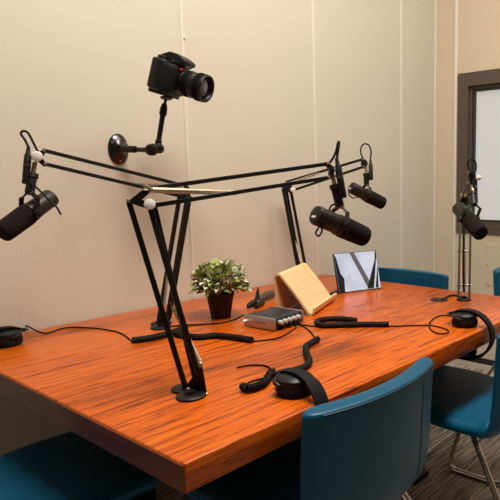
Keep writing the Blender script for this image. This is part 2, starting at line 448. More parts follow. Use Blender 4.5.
# arm 2: stands by the wall, reaches left
B2 = onz(161, 328); n2 = toward(175, 260)
dE, dT = 1.90, 1.62
low2 = [(at(158, 325, 1.935), at(180, 194, dE)), (at(166, 326, 1.92), at(187.5, 196, dE-.02)), (at(168, 325, 1.95), at(190, 196, dE+.02))]
up2 = [(at(186, 186, dE), at(44, 150.5, dT)), (at(186, 197.5, dE), at(45, 164, dT))]
elb2 = [at(178, 196, dE), at(186, 185, dE), at(191, 189, dE), at(190, 199, dE), at(184, 200, dE)]
brk2 = [at(157, 328, 1.93), at(163, 316, 1.93), at(170, 314, 1.93), at(171, 328, 1.94)]
arm2 = boom_common('black boom arm by the wall left of the plant, reaching left', B2, low2, up2, elb2, None, None, None,
    [(at(180, 186.5, 1.88), at(133, 184, 1.79), .0055), (at(169, 262, 1.915), at(164, 305, 1.925))], n2, math.radians(60), True, brk2)
pins(arm2, [at(158, 326, 1.93), at(163, 327, 1.925), at(171, 321, 1.92)], n2, .034, .005)
plate(arm2, 'end_bracket', [at(44, 148, dT), at(36, 155, dT), at(36, 160, dT), at(44, 167, dT), at(48, 165, dT), at(42, 158, dT), at(47, 151, dT)], .016, toward(40, 158))
pins(arm2, [at(44, 150.5, dT), at(45, 164, dT)], toward(40, 158), .026, .004)
b = MB(); k = at(37, 156.5, dT-.012); nn = toward(37, 157); b.lathe(k, nn, [(0, .008), (.006, .0135), (.013, .0145), (.018, .012), (.020, .004)], 22)
part_label(b.build('end_knob', 'white', arm2), 'round off-white tightening knob')
tip2 = at(35, 162, dT)

# arm 3: stands behind the wooden stand
B3 = onz(303, 284); n3 = toward(295, 230)
dE, dT = 2.66, 2.56
low3 = [(at(300, 280, 2.70), at(283, 189, dE)), (at(302.5, 280, 2.72), at(286, 189, dE+.02)), (at(308, 280, 2.69), at(291, 192, dE))]
up3 = [(at(286, 182, dE), at(362, 159.5, dT)), (at(294, 190, dE), at(363, 167, dT))]
elb3 = [at(282, 188, dE), at(286, 181.5, dE), at(290, 184, dE), at(295, 189, dE), at(292, 194, dE), at(286, 191, dE)]
brk3 = [at(298, 284, 2.72), at(300, 274, 2.72), at(308, 274, 2.72), at(310, 284, 2.72)]
arm3 = boom_common('black boom arm standing on the table behind the wooden stand', B3, low3, up3, elb3, at(293, 190, dE-.01), None, None,
    [(at(289, 183, dE-.01), at(318, 173.5, 2.61)), (at(296, 243, 2.68), at(303, 274, 2.69))], n3, math.radians(80), True, brk3)
plate(arm3, 'end_bracket', [at(361, 158, dT), at(366, 160, dT), at(368, 164, dT), at(364, 169, dT), at(361, 165, dT)], .016, n3)
pins(arm3, [at(362.5, 159.8, dT), at(363.5, 167, dT)], n3, .024, .0045)
tip3 = at(366, 166, dT)

# arm 4: wide two-bar arm at the far right of the table
B4 = onz(464, 300); n4 = toward(464, 250)
dB, dE, dT = 2.385, 2.46, 2.12
arm4 = thing('microphone_boom_arm', B4, 'grey steel boom arm standing upright beside the window', 'boom arm', ARMS)
base(arm4, B4 , math.radians(-20), .03, False)
bars(arm4, 'lower_bar', [(at(458.4, 297, dB), at(460.5, 205, dE)), (at(469.3, 298, dB), at(471, 205, dE))], 'grey_bar', .009, .011)
bars(arm4, 'upper_bar', [(at(462, 199, dE), at(470, 172, dT)), (at(468, 205, dE), at(474, 183, dT))], 'grey_bar', .007, .008)
for y, d in ((298.6, 2.382), (251, 2.425), (285, 2.395)):
    part_label(MB().cyl(at(456.5, y, d), at(471.5, y+.4, d), .0045, 10).build('cross_pin', 'steel', arm4), 'bright cross pin between the bars')
spring_part(arm4, at(461.2, 253, 2.405), at(460.9, 284, 2.38), .0045); spring_part(arm4, at(466.6, 253, 2.405), at(466.5, 284, 2.38), .0045)
MB().tube([at(464, 292, 2.385), at(463.6, 270, 2.405), at(464, 225, 2.44), at(466, 203, 2.46)], .0055, 8).build('cable', 'rubber', arm4)
plate(arm4, 'elbow_bracket', [at(459, 206, dE), at(462, 196, dE), at(468, 197, dE), at(472, 206, dE)], .02, n4)
pins(arm4, [at(461.5, 195.5, dE-.02), at(464.5, 196, dE-.02)], n4, .03, .007, 'brass')
plate(arm4, 'end_bracket', [at(468, 170, dT), at(473, 172, dT), at(478, 178, dT), at(476, 186, dT), at(470, 184, dT)], .018, n4)
pins(arm4, [at(469, 172.5, dT-.01), at(468, 183, dT-.01), at(476, 187, dT-.01)], n4, .026, .0042)
b = MB(); b.lathe(at(478.5, 178, dT-.012), n4, [(0, .006), (.006, .0095), (.012, .010), (.017, .004)], 18)
part_label(b.build('end_knob', 'white', arm4), 'round white tightening knob')
tip4 = at(472.5, 184, dT)

# -------------------------------------------------------------- microphones --
def microphone(label, u, v, d, dirv, stem_top, stem_bot, plug, loop, extra=None, yoke_mat='black_metal'):
    """dirv = (right, up, toward viewer) of the windscreen end; other points are in world space"""
    r, up_, t = basis(u, v)
    ax = (r*dirv[0] + up_*dirv[1] + t*dirv[2]).normalized()
    c = at(u, v, d)
    z = (V((0, 0, 1)) - ax*ax.z).normalized(); y = z.cross(ax)
    R = M((ax, y, z)).transposed()
    o = thing('microphone', c, label, 'microphone', 'broadcast microphones hanging from the boom arms', R)
    b = MB(); b.lathe(c - ax*.09, ax, [(0, .021), (.002, .0245), (.006, .0262), (.078, .0262), (.080, .0245), (.088, .0245), (.090, .027), (.098, .027)], 32)
    b.build('body', 'mic_body', o)
    b = MB(); b.lathe(c - ax*.0905, ax, [(0, .0165), (.0012, .0165)], 24)
    pl_ = b.build('switch_plate', 'black_plastic', o)
    b = MB()
    b.box(c - ax*.0912 - z*.006, (.0012, .017, .006), R, .0003, 1)
    part_label(b.build('switch_marking', 'white', pl_), 'small white marking on the rear plate')
    for k in (-1, 1): MB().box(c - ax*.0912 + z*.006 + y*.006*k, (.0012, .006, .004), R, .0003, 1).build('switch_slot', 'black_gloss', pl_)
    b = MB(); b.lathe(c - ax*.001, ax, [(0, .027), (.003, .0300), (.012, .0302), (.078, .0290), (.089, .0282), (.0925, .0262), (.094, .021)], 32)
    b.build('windscreen', 'foam', o)
    b = MB(); b.lathe(c - ax*.014, ax, [(0, .0265), (.001, .0285), (.010, .0285), (.011, .0265)], 32)
    b.build('collar', 'black_plastic', o)
    # yoke: two arms from the swivel down to the pivots
    top = V(stem_bot); b = MB()
    piv = c - ax*.004
    for s in (-1, 1):
        p = piv + y*.0335*s
        b.bar(p, p + (top - piv)*.78 + y*0, .004, .014, ax, .001)
        b.bar(p + (top-piv)*.78 - (top-piv).normalized()*.002, top + y*.008*s, .012, .005, z, .001)
    b.bar(top - y*.014, top + y*.014, .014, .007, z, .002)
    b.build('yoke', yoke_mat, o)
    for s in (-1, 1): MB().lathe(piv + y*.030*s, y*s, [(0, .010), (.008, .012), (.013, .011), (.015, .004)], 18).build('yoke_knob', 'black_plastic', o)
    a, e = V(stem_top), V(stem_bot); dv = (e-a)
    b = MB(); b.lathe(a + dv*.38, dv, [(0, .0145), (.012, .0155), (.013, .0125), (dv.length*.62-.001, .0125), (dv.length*.62, .010)], 20)
    b.build('swivel_mount', 'black_plastic', o)
    b = MB(); b.cyl(a, a + dv*.42, .0065, 14)
    part_label(b.build('threaded_stud', 'brass', o), 'short brass stud')
    p0, p1 = V(plug[0]), V(plug[1]); dv = p1-p0; L = dv.length
    b = MB(); b.lathe(p0, dv, [(0, .0045), (L*.18, .0065), (L*.25, .0095), (L*.98, .0095), (L, .008)], 18)
    pg = b.build('cable_plug', 'black_plastic', o)
    b = MB(); b.lathe(p0 + dv*.46, dv, [(0, .0098), (.006, .0098)], 18)
    part_label(b.build('plug_band', 'grey_bar', pg), 'grey band')
    MB().tube(loop, .0034, 8).build('cable_loop', 'rubber', o)
    if extra: MB().tube(extra, .0026, 8).build('cable_tail', 'rubber', o)
    return o

D = 1.60
microphone('black microphone at far left of the photo, foam end pointing down left', 28, 214, D, (-.68, -.56, .46),
    tip2, at(29.5, 193, D), (at(28.5, 147, 1.605), at(25.5, 184, 1.60)),
    [at(28.5, 147, 1.605), at(25, 140, 1.61), at(21, 134, 1.61), at(23, 131, 1.61), at(28, 133, 1.61), at(33, 142, 1.615), at(37, 150, 1.62), at(41, 155, 1.62)],
    [at(29, 182, 1.60), at(38, 189, 1.57), at(48, 199, 1.53), at(56, 206.5, 1.52), at(61, 214.5, 1.52)])
D = 1.54
microphone('black microphone above the table centre, largest of the middle pair', 340.5, 226, D, (.74, -.33, -.58),
    tip1, at(340, 207, D), (at(336.5, 158, 1.525), at(343.5, 198, 1.525)),
    [at(336.8, 159, 1.525), at(338.5, 148, 1.525), at(339.2, 142.5, 1.53), at(338, 143, 1.53), at(335.5, 153, 1.535), at(331, 161, 1.535), at(326, 166, 1.53)],
    [at(337, 204, 1.52), at(331, 206, 1.51), at(328, 214, 1.50), at(323, 222, 1.48), at(317, 230, 1.47), at(316, 234, 1.47), at(319, 236, 1.47), at(322, 231, 1.48), at(321, 226, 1.49)], 'grey_bar')
D = 2.56
microphone('black microphone nearest the wall, smaller and behind the large one', 367, 195.5, D, (.80, -.40, -.44),
    tip3, at(366.5, 185, D), (at(370.5, 160, 2.55), at(371, 180, 2.55)),
    [at(370.5, 160, 2.55), at(371, 151, 2.55), at(368.5, 145, 2.55), at(364, 144, 2.55), at(361, 148, 2.55), at(361, 154, 2.555), at(364, 160, 2.56)],
    [at(349, 191, 2.49), at(349, 195, 2.48), at(353, 198, 2.49), at(358, 197, 2.50)], 'grey_bar')
D = 2.08
microphone('black microphone hanging in front of the dark window frame', 469, 220, D, (.47, -.53, .71),
    tip4, at(474, 205, D), (at(474.5, 175, 2.10), at(475.5, 203, 2.12)),
    [at(474.5, 174, 2.10), at(476, 168, 2.10), at(475, 161, 2.10), at(470.5, 159.5, 2.10), at(467.5, 163, 2.10), at(469, 169, 2.10), at(472, 174, 2.10), at(474, 176, 2.11)])

# ------------------------------------------------------- wall mount + camera --
mc = V((1.111, WALL_Y, 1.351))
mnt = thing('camera_wall_mount', mc, 'black articulated camera arm bolted to the beige wall by a round flange', 'camera mount')
b = MB(); b.lathe(mc, (0, -1, 0), [(0, .055), (.004, .0555), (.008, .052), (.014, .036), (.024, .018), (.030, .013)], 36)
FLK = .70
for v_ in b.bm.verts: v_.co.x = mc.x + (v_.co.x-mc.x)*FLK
fl = b.build('wall_flange', 'black_gloss', mnt)
for k in range(3):
    a = math.radians(30+120*k); q = mc + V((.044*FLK*math.cos(a), 0, .044*math.sin(a)))
    part_label(MB().cyl(q + V((0, -.006, 0)), q + V((0, -.013, 0)), .0035, 10).build('screw_head', 'steel', fl), 'bright flange screw')
JD = 2.02
j0, j1, jt = at(150.5, 150, JD), at(157.5, 148.5, 2.0), at(164, 107, 1.99)
b = MB(); b.cyl(mc+V((0, -.028, 0)), mc.lerp(j0, .5)+V((0, -.012, 0)), .0125, 16); b.cyl(mc.lerp(j0, .42), j0, .0085, 14); b.build('lower_rod', 'black_metal', mnt)
b = MB(); nj = (j1-j0).normalized(); b.lathe(j0 - toward(150, 150)*.02, toward(150, 150)+nj*.4, [(0, .014), (.006, .021), (.034, .021), (.040, .014)], 20); b.sphere(j0.lerp(j1, .55), .013)
b.build('elbow_joint', 'black_metal', mnt)
b = MB(); b.lathe(j1 - toward(158, 148)*.014, toward(158, 148)+RT*.3, [(0, .012), (.004, .017), (.026, .017), (.030, .012), (.034, .010)], 20); b.build('elbow_knob', 'black_gloss', mnt)
b = MB(); b.cyl(j1, jt, .0085, 14); b.cyl(jt-(jt-j1).normalized()*.03, jt+(jt-j1).normalized()*.0, .0125, 16); b.cyl(j1, j1+(jt-j1)*.2, .011, 14); b.build('upper_rod', 'black_metal', mnt)
cb = at(166.5, 97, 1.985)
b = MB(); b.sphere(jt+(cb-jt)*.1, .0105); b.cyl(jt, cb, .005, 10); b.lathe(cb - UP*.008, UP, [(0, .017), (.004, .021), (.007, .021)], 22); b.build('ball_head', 'black_metal', mnt)

r, up_, t = basis(178, 80)
ax = (r*.80 + up_*(-.235) + t*.55).normalized()
z = (V((0, 0, 1)) + r*.06); z = (z - ax*ax.dot(z)).normalized(); y = z.cross(ax)
R = M((ax, y, z)).transposed(); S = 1.20
co = at(171.5, 77.5, 1.985)
camo = thing('camera', co, 'black SLR camera with a zoom lens held on the wall arm', 'camera', None, R)
def cl(x, y_, z_): return co + (ax*x + y*y_ + z*z_)*S
def cbox(q, c, size, bev, seg=3): q.box(cl(*c), [k*S for k in size], R, bev*S, seg)
b = MB(); cbox(b, (-.010, .0, -.002), (.044, .128, .088), .009)
cbox(b, (-.012, .0, -.050), (.046, .09, .012), .003)
b.build('body', 'black_plastic', camo)
b = MB(); cbox(b, (.020, -.047, -.006), (.046, .036, .082), .013, 4); b.build('hand_grip', 'rubber', camo)
b = MB()
pr_ = [(-.036, .036), (-.030, .054), (-.004, .068), (.022, .067), (.046, .057), (.050, .048), (.030, .034), (-.03, .034)]
b.prism([cl(x, -.031, z_) for x, z_ in pr_], y*.062*S); b.build('viewfinder_hump', 'black_plastic', camo, bevel=.004)
b = MB(); b.cyl(cl(.024, -.047, .034), cl(.028, -.047, .045), .007*S, 14); b.build('shutter_button', 'black_plastic', camo)
b = MB(); b.cyl(cl(-.012, -.045, .040), cl(-.012, -.045, .050), .012*S, 20); b.build('mode_dial', 'black_plastic', camo)
b = MB(); b.prism([cl(.0445, -.040, .028), cl(.0445, -.026, .032), cl(.0445, -.028, .022)], ax*.002); part_label(b.build('accent', 'red', camo), 'small red accent')
b = MB(); cbox(b, (-.033, .0, -.006), (.004, .07, .05), .001, 1); b.build('rear_screen', 'black_gloss', camo)
lb = cl(.012, .006, -.004); LS = S
b = MB(); b.lathe(lb, ax, [(k[0]*LS, k[1]*LS) for k in [(0, .031), (.010, .031), (.012, .033), (.030, .034), (.032, .0325), (.036, .0325), (.038, .0365), (.066, .0370), (.068, .0355), (.072, .0355), (.074, .0385), (.100, .0395), (.103, .0385), (.103, .0335), (.098, .0325), (.092, .029)]], 40)
ln = b.build('lens', 'black_plastic', camo)
b = MB(); b.lathe(lb + ax*.090*LS, ax, [(0, .029*LS), (.002*LS, .0285*LS), (.006*LS, .020*LS), (.0075*LS, .008*LS)], 32); part_label(b.build('lens_glass', 'glass_dark', ln), 'glossy dark front glass')
for a0, rr in ((.046, .0372), (.084, .0396)):
    b = MB()
    for k in range(12): b.lathe(lb + ax*(a0-.008+k*.0016)*LS, ax, [(0, rr*LS), (.0008*LS, (rr+.0006)*LS), (.0012*LS, rr*LS)], 36)
    b.build('lens_ring', 'rubber', ln)

# --------------------------------------------------------------------- plant --
pp = onz(221, 317)
pb = thing('potted_plant', pp, 'small bushy variegated green plant in a black pot', 'plant')
b = MB()
prof = [(.0, .034), (.078, .047), (.080, .050), (.092, .051), (.093, .047), (.085, .045)]
b.lathe(pp, (0, 0, 1), prof, 28); b.build('pot', 'pot', pb)
b = MB(); b.lathe(pp+V((0, 0, .076)), (0, 0, 1), [(0, .044), (.008, .043)], 24); b.build('soil', 'soil', pb)
groups = {'leaf': MB(), 'leaf_dark': MB(), 'leaf_pale': MB()}; stems = MB()
rg = random.Random(3)
def leaf(q, p, d, L, W):
    d = d.normalized(); s = d.cross(V((0, 0, 1)));
    if s.length < .1: s = V((1, 0, 0))
    s.normalize(); s = (s + V((rg.uniform(-.4, .4), rg.uniform(-.4, .4), rg.uniform(-.4, .4)))).normalized(); n = s.cross(d).normalized()
    st = [(0, .0), (.25, .75), (.5, 1), (.75, .72), (1, .0)]; vs = []; fs = []
    for tt, ww in st:
        c_ = p + d*L*tt + n*(-.25*L*tt*tt); w = max(ww*W, .0004)
        vs += [c_ - s*w + n*w*.35, c_, c_ + s*w + n*w*.35, c_ - n*.0008]
    for i in range(4):
        a = i*4; e = a+4
        fs += [(a, a+1, e+1, e), (a+1, a+2, e+2, e+1), (a+2, a+3, e+3, e+2), (a+3, a, e, e+3)]
    q.faces(vs, fs, True)
cen = pp + V((0, 0, .128))
for i in range(480):
    th = rg.uniform(0, 2*PI); ph = math.acos(rg.uniform(-.42, 1)); rad = rg.uniform(.45, 1)
    d = V((math.sin(ph)*math.cos(th), math.sin(ph)*math.sin(th), math.cos(ph)))
    p = cen + V((d.x*.090, d.y*.090, d.z*.064))*rad
    k = rg.random()
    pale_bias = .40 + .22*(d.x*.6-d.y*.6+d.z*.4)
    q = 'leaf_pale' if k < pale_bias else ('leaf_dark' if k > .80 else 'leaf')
    dd = d + V((rg.uniform(-.7, .7), rg.uniform(-.7, .7), rg.uniform(-.3, .8)))
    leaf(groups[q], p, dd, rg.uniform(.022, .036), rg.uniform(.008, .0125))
    if i % 8 == 0: stems.tube([pp+V((rg.uniform(-.02, .02), rg.uniform(-.02, .02), .08)), pp.lerp(p, .6)+V((0, 0, .03)), p], .0012, 5, 4)
stems.build('stems', 'leaf_dark', pb)
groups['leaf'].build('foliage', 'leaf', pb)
part_label(groups['leaf_dark'].build('dark_foliage', 'leaf_dark', pb), 'darker olive leaves')  # leaves of a darker olive colour, scattered at random
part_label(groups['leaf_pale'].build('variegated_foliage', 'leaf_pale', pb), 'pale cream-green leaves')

# ------------------------------------------------------------ audio interface --
a0, a1, a2 = onz(245, 326.5), onz(275, 332), onz(303.5, 322.5)
ex = (a2-a1).normalized(); L_ = (a2-a1).length; ey = V((-ex.y, ex.x, 0)); W_ = (a0-a1).length
HH = .040
cI = a1 + ex*L_/2 + ey*W_/2
R = M((ex, ey, V((0, 0, 1)))).transposed()
itf = thing('audio_interface', cI, 'small silver-faced audio interface box with white knobs', 'audio interface')
b = MB(); b.box(cI+V((0, 0, HH/2+.003)), (L_-.006, W_-.006, HH-.004), R, .003, 2); b.build('housing', 'blue_case', itf)
b = MB(); b.box(a1+ey*W_/2+ex*.002+V((0, 0, HH/2+.003)), (.005, W_+.002, HH), R, .002, 2); fp = b.build('side_panel', 'alu', itf); part_label(fp, 'brushed silver panel')
b = MB()
for k in range(9): b.box(a1+ey*(W_*(.30+.05*k))-ex*.0008+V((0, 0, HH*.56)), (.001, W_*.032, .005), R)
part_label(b.build('panel_lettering', 'alu_mark', fp), 'faint dark marks')
b = MB(); b.box(a2+ey*W_/2-ex*.002+V((0, 0, HH/2+.003)), (.005, W_+.002, HH), R, .002, 2); b.build('end_panel', 'alu', itf)
for k in range(5):
    p = a1 + ex*L_*(.18+.155*k) + V((0, 0, HH*.66))
    b = MB(); b.lathe(p+ey*.004, -ey, [(0, .0082), (.010, .0078), (.014, .0072), (.0155, .005)], 18)
    part_label(b.build('knob', 'knob', itf), 'pale rotary knob')
for k in range(3): MB().cyl(a1+ex*L_*(.22+.25*k)+V((0, 0, .014))+ey*.004, a1+ex*L_*(.22+.25*k)+V((0, 0, .014))-ey*.012, .0062, 12).build('jack_plug', 'black_plastic', itf)
for sx in (.12, .88):
    for sy in (.15, .85): MB().cyl(a1+ex*L_*sx+ey*W_*sy, a1+ex*L_*sx+ey*W_*sy+V((0, 0, .006)), .006, 10).build('foot', 'rubber', itf)
pp0 = a1+ey*W_*.93+V((0, 0, .022))
b = MB(); b.cyl(pp0, pp0-ex*.018, .0055, 12); part_label(b.build('power_plug', 'white', itf), 'pale plug tip')

# -------------------------------------------------------------- wooden stand --
f0, f1 = onz(311, 316), onz(333.5, 300)                               # front lip bottom corners
wv = f1-f0; wd = wv.normalized(); W_ = wv.length
bk = V((-wd.y, wd.x, 0))                                              # towards the back of the stand
if bk.dot(onz(283, 312)-f0) < 0: bk = -bk
dep_ = (onz(283, 312)-f0).dot(bk)
ht = 0
# ridge height: highest point seen at (277,275) above a point between back foot and lip
best = None
for i in range(200):
    s_ = dep_*(.4 + .8*i/200)
    q = f0 + bk*s_
    for hh in [h*.002 for h in range(60, 120)]:
        p = q + V((0, 0, hh)) - EYE
        uu = PPX + F_PX*p.dot(RT)/p.dot(FW); vv = 250 - F_PX*p.dot(UP)/p.dot(FW)
        e = (uu-278)**2 + (vv-274)**2
        if best is None or e < best[0]: best = (e, s_, hh)
_, rs, rh = best
st = thing('tablet_stand', f0+wv/2+bk*dep_/2, 'light bent-plywood stand, empty, beside the audio interface', 'stand', None, M((bk, V((0, 0, 1)).cross(bk), V((0, 0, 1)))).transposed())
def pf(s_, h_): return f0 + bk*s_ + V((0, 0, h_))
TK = .0075
def ply_strip(path, name, par):
    pts = spline(path, 5); q = MB(); n = len(pts); rows = []
    for i, p in enumerate(pts):
        a = pts[max(i-1, 0)]; c = pts[min(i+1, n-1)]; tg = (c-a).normalized(); nr = wd.cross(tg).normalized()
        rows.append([p-nr*TK/2, p+nr*TK/2, p+nr*TK/2+wv, p-nr*TK/2+wv])
    vs = [v for r_ in rows for v in r_]; fs = []
    for i in range(n-1):
        for j in range(4): fs.append((i*4+j, i*4+(j+1) % 4, (i+1)*4+(j+1) % 4, (i+1)*4+j))
    fs += [(0, 1, 2, 3), tuple(n*4-4+k for k in (3, 2, 1, 0))]
    q.faces(vs, fs, True); return q.build(name, 'ply', par, 30)
ply_strip([pf(-.012, .030), pf(-.010, .016), pf(-.002, .006), pf(.012, .012), pf(rs*.45, rh*.47), pf(rs*.86, rh*.88), pf(rs-.004, rh-.004), pf(rs+.010, rh-.006), pf(rs+.014, rh-.022), pf((rs+dep_)/2+.01, rh*.5), pf(dep_, .004)], 'bent_panel', st)

# -------------------------------------------------------------------- tablet --
t0, t1 = onz(338.5, 294), onz(381.5, 288.5)
xv = (t1-t0).normalized(); TW = (t1-t0).length; bv = V((-xv.y, xv.x, 0))
if bv.dot(FW) < 0: bv = -bv
best = None
for i in range(60):
    an = math.radians(i)
    for L in [k*.005 for k in range(30, 60)]:
        p = t0 + (bv*math.sin(an)+V((0, 0, 1))*math.cos(an))*L - EYE
        uu = PPX + F_PX*p.dot(RT)/p.dot(FW); vv = 250 - F_PX*p.dot(UP)/p.dot(FW)
        e = (uu-333)**2 + (vv-254)**2
        if best is None or e < best[0]: best = (e, an, L)
_, an, TL = best
an = max(an, math.radians(8)); uv_ = bv*math.sin(an)+V((0, 0, 1))*math.cos(an); nv = xv.cross(uv_); 
if nv.dot(FW) > 0: nv = -nv
R = M((xv, -nv if False else uv_.cross(xv), uv_)).transposed()
tc_ = (t0+t1)/2
tb = thing('tablet', tc_, 'tablet propped upright beside the wooden stand, bright reflections painted on its screen', 'tablet')
b = MB(); b.box(tc_+uv_*TL/2-nv*.004+V((0, 0, .0015)), (TW, .008, TL), R, .003, 2); b.build('case', 'black_gloss', tb)
def tp(x, v_, off=.0006): return t0 + xv*(TW*x) + uv_*(TL*v_) + nv*off + V((0, 0, .0015))
def quad(q, pts, off, th=.0006):
    q.prism([tp(x, v_, off) for x, v_ in pts], nv*th)
b = MB(); quad(b, [(.02, .02), (.985, .02), (.985, .985), (.02, .985)], .0); sc_ = b.build('screen', 'screen', tb); part_label(sc_, 'screen with a bluish-white room reflection painted as glow')  # glowing panel; bands laid over it imitate mirrored boom arms
b = MB(); quad(b, [(.37, .985), (.47, .985), (.80, .06), (.68, .06)], .0006); part_label(b.build('painted_reflection_band', 'reflection_grey', sc_), 'dark grey diagonal reflection painted on the screen')
b = MB(); quad(b, [(.93, .75), (.965, .985), (.985, .985), (.985, .86), (.82, .03), (.66, .03)], .0013); part_label(b.build('painted_reflection', 'painted_reflection_band', sc_), 'black slanted reflection painted on the screen')
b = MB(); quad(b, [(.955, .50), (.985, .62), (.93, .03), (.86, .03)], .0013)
part_label(b.build('painted_reflection', 'painted_reflection_band', sc_), 'black slanted reflection painted on the screen')
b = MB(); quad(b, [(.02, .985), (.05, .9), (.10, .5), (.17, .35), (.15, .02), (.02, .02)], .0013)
part_label(b.build('painted_reflection', 'painted_reflection_band', sc_), 'black reflection painted along the left edge of the screen')
b = MB(); ft = tc_+bv*(TL*math.sin(an)+.075); b.bar(tc_+uv_*TL*.55-nv*.009, ft+V((0, 0, .004)), .06, .005, uv_); b.bar(tc_+V((0, 0, .003))+bv*.004, ft+V((0, 0, .003)), .05, .005); b.build('kickstand', 'black_plastic', tb)

# --------------------------------------------------------------- spring clamp --
cq = onz(262, 305)
cpv = onz(257, 305)
sp = thing('spring_clamp', cq, 'black spring clamp lying behind the audio interface', 'clamp')
h1 = onz(274, 298)
b = MB(); b.tube([cpv+V((0, 0, .018)), cpv.lerp(h1, .35)+V((0, 0, .024)), cpv.lerp(h1, .75)+V((0, 0, .024)), h1+V((0, 0, .018))], [.009]*6+[.017]*12+[.012], 12) if False else b.ring_tube([cpv+V((0, 0, .014)), cpv.lerp(h1, .25)+V((0, 0, .019)), cpv.lerp(h1, .6)+V((0, 0, .022)), cpv.lerp(h1, .9)+V((0, 0, .021)), h1+V((0, 0, .018)), h1+V((0, 0, .017))+(h1-cpv)*.05], [.009, .015, .0175, .0165, .011, .003], 14)
part_label(b.build('long_handle', 'grey_bar', sp), 'grey rounded handle')
tpp = at(258, 287.5, (cpv-EYE).dot(FW)+.02)
b = MB(); b.ring_tube([cpv+V((0, 0, .008)), cpv.lerp(tpp, .3)+V((0, 0, .006)), cpv.lerp(tpp, .75), tpp], [.014, .0135, .009, .003], 10, flat=.6); b.build('short_handle', 'black_plastic', sp)
jw = onz(249.5, 309)
b = MB(); b.ring_tube([cpv+V((0, 0, .013)), cpv.lerp(jw, .5)+V((0, 0, .016)), jw+V((0, 0, .014)), jw+V((0, 0, .012))-(cpv-jw)*.2], [.013, .013, .011, .006], 10)
b.ring_tube([cpv+V((.012, -.02, .010)), cpv.lerp(jw, .6)+V((.012, -.022, .010)), jw+V((.012, -.022, .010))], [.010, .010, .008], 10); b.build('jaw', 'black_plastic', sp)
b = MB(); b.cyl(cpv+V((-.01, -.02, .016)), cpv+V((.016, .016, .016)), .005, 10); part_label(b.build('pivot', 'steel', sp), 'metal pivot pin')

# ------------------------------------------------------------------ headphones --
def make_headphones(label):
    """clipped over a table edge: local +Y points onto the table, z=0 is the table top, y=0 its edge"""
    o = thing('headphones', (0, 0, 0), label, 'headphones', 'headphones clipped over the table edges')
    def cup(zc, sgn, yc):
        c = V((0, yc, zc))
        b = MB(); b.lathe(c, (0, 0, sgn), [(0, .036), (.004, .042), (.014, .0445), (.022, .0425), (.026, .040)], 36)
        pad = b.build('ear_pad', 'rubber', o)
        b = MB(); b.lathe(c+V((0, 0, .026*sgn)), (0, 0, sgn), [(0, .042), (.004, .043), (.012, .041), (.018, .034), (.021, .022), (.0215, .012)], 36)
        b.build('ear_cup', 'black_plastic', o)
        e = V((0, .030, .036*sgn))
        b = MB(); b.tube([c+V((-.041, 0, .026*sgn)), c+V((-.040, .022, .034*sgn)), c+V((0, .036, .040*sgn)), c+V((.040, .022, .034*sgn)), c+V((.041, 0, .026*sgn))], .0055, 8, 5)
        b.build('hinge', 'black_plastic', o)
    cup(.0005, 1, .075); cup(-.0580, -1, .075)
    zc, hh = -.029, .081
    prof = []
    for i in range(25):
        an_ = PI*.5 + PI*i/24
        prof.append((.063 + .083*math.cos(an_), zc + hh*math.sin(an_)))
    prof = [(.125, zc+hh-.016), (.095, zc+hh-.003)] + prof + [(.095, zc-hh+.003), (.125, zc-hh+.016)]
    def strap(th, w, name, mat, dr):
        q = MB(); rows = []; n = len(prof)
        for i, (py, pz) in enumerate(prof):
            a_ = V((0, *prof[max(i-1, 0)])); c_ = V((0, *prof[min(i+1, n-1)])); tg = (c_-a_).normalized(); nr = V((1, 0, 0)).cross(tg)
            p = V((0, py, pz)) + nr*dr
            ww = w*(1 if 6 < i < n-7 else .85)
            rows += [p-nr*th/2-V((ww/2, 0, 0)), p-nr*th/2+V((ww/2, 0, 0)), p+nr*th/2+V((ww/2-.003, 0, 0)), p+nr*th/2-V((ww/2-.003, 0, 0))]
        fs = [(i*4+j, i*4+(j+1) % 4, (i+1)*4+(j+1) % 4, (i+1)*4+j) for i in range(n-1) for j in range(4)]
        fs += [(0, 1, 2, 3), tuple(n*4-4+k for k in (3, 2, 1, 0))]
        q.faces(rows, fs, True); return q.build(name, mat, o, 50)
    hb = strap(.009, .036, 'headband', 'rubber', 0)
    for sgn, zz in ((1, zc+hh-.007), (-1, zc-hh+.007)):
        MB().bar(V((0, .075, zz+.001*sgn)), V((0, .135, zz-.008*sgn)), .030, .004).build('slider', 'black_plastic', o)
    return o
def place(o, p, deg): o.matrix_basis = M.Translation(V(p)) @ M.Rotation(math.radians(deg), 4, 'Z')
hp = make_headphones('black headphones on the front table edge behind the nearest blue chair')
place(hp, (.887, TY0+.012, TABLE), -4)
h2 = copy_tree(hp); h2['label'] = 'black headphones hooked over the front table edge below the window'
place(h2, (1.685, TY0-.002, TABLE), 10)
h3 = copy_tree(hp); h3['label'] = 'black headphones by the wall at the far left, cut by the photo edge'
place(h3, (TX0+.035, 1.905, TABLE), -90)

# ---------------------------------------------------------------------- cables --
def tz(pts, r): return [onz(u, v) + V((0, 0, r + (h[0] if h else 0))) for (u, v, *h) in pts]
def cable(name, label, segs, cat='cable', group=None):
    """segs: list of (part name, material, radius, points on the table)"""
    if len(segs) == 1:
        n_, mt_, r_, pts = segs[0]
        b = MB(); b.tube(tz(pts, r_), r_, 9); return tag(b.build(name, mt_), label, cat, group)
    o = thing(name, onz(*segs[0][3][0][:2]), label, cat, group)
    for n_, mt_, r_, pts in segs:
        b = MB(); b.tube(tz(pts, r_), r_, 10); b.build(n_, mt_, o)
    return o
THIN, FAT = .0024, .0098
cable('cable', 'thin black cord and sleeve running from the left headphones along the wall', [
    ('cord', 'rubber', THIN, [(23, 330, .02), (29, 331, .012), (45, 334), (65, 328.5), (90, 328.5), (110, 331), (122, 334.5), (132, 342)]),
    ('sleeve', 'rubber', FAT, [(132, 343.5), (150, 341), (170, 336), (186, 330)])])
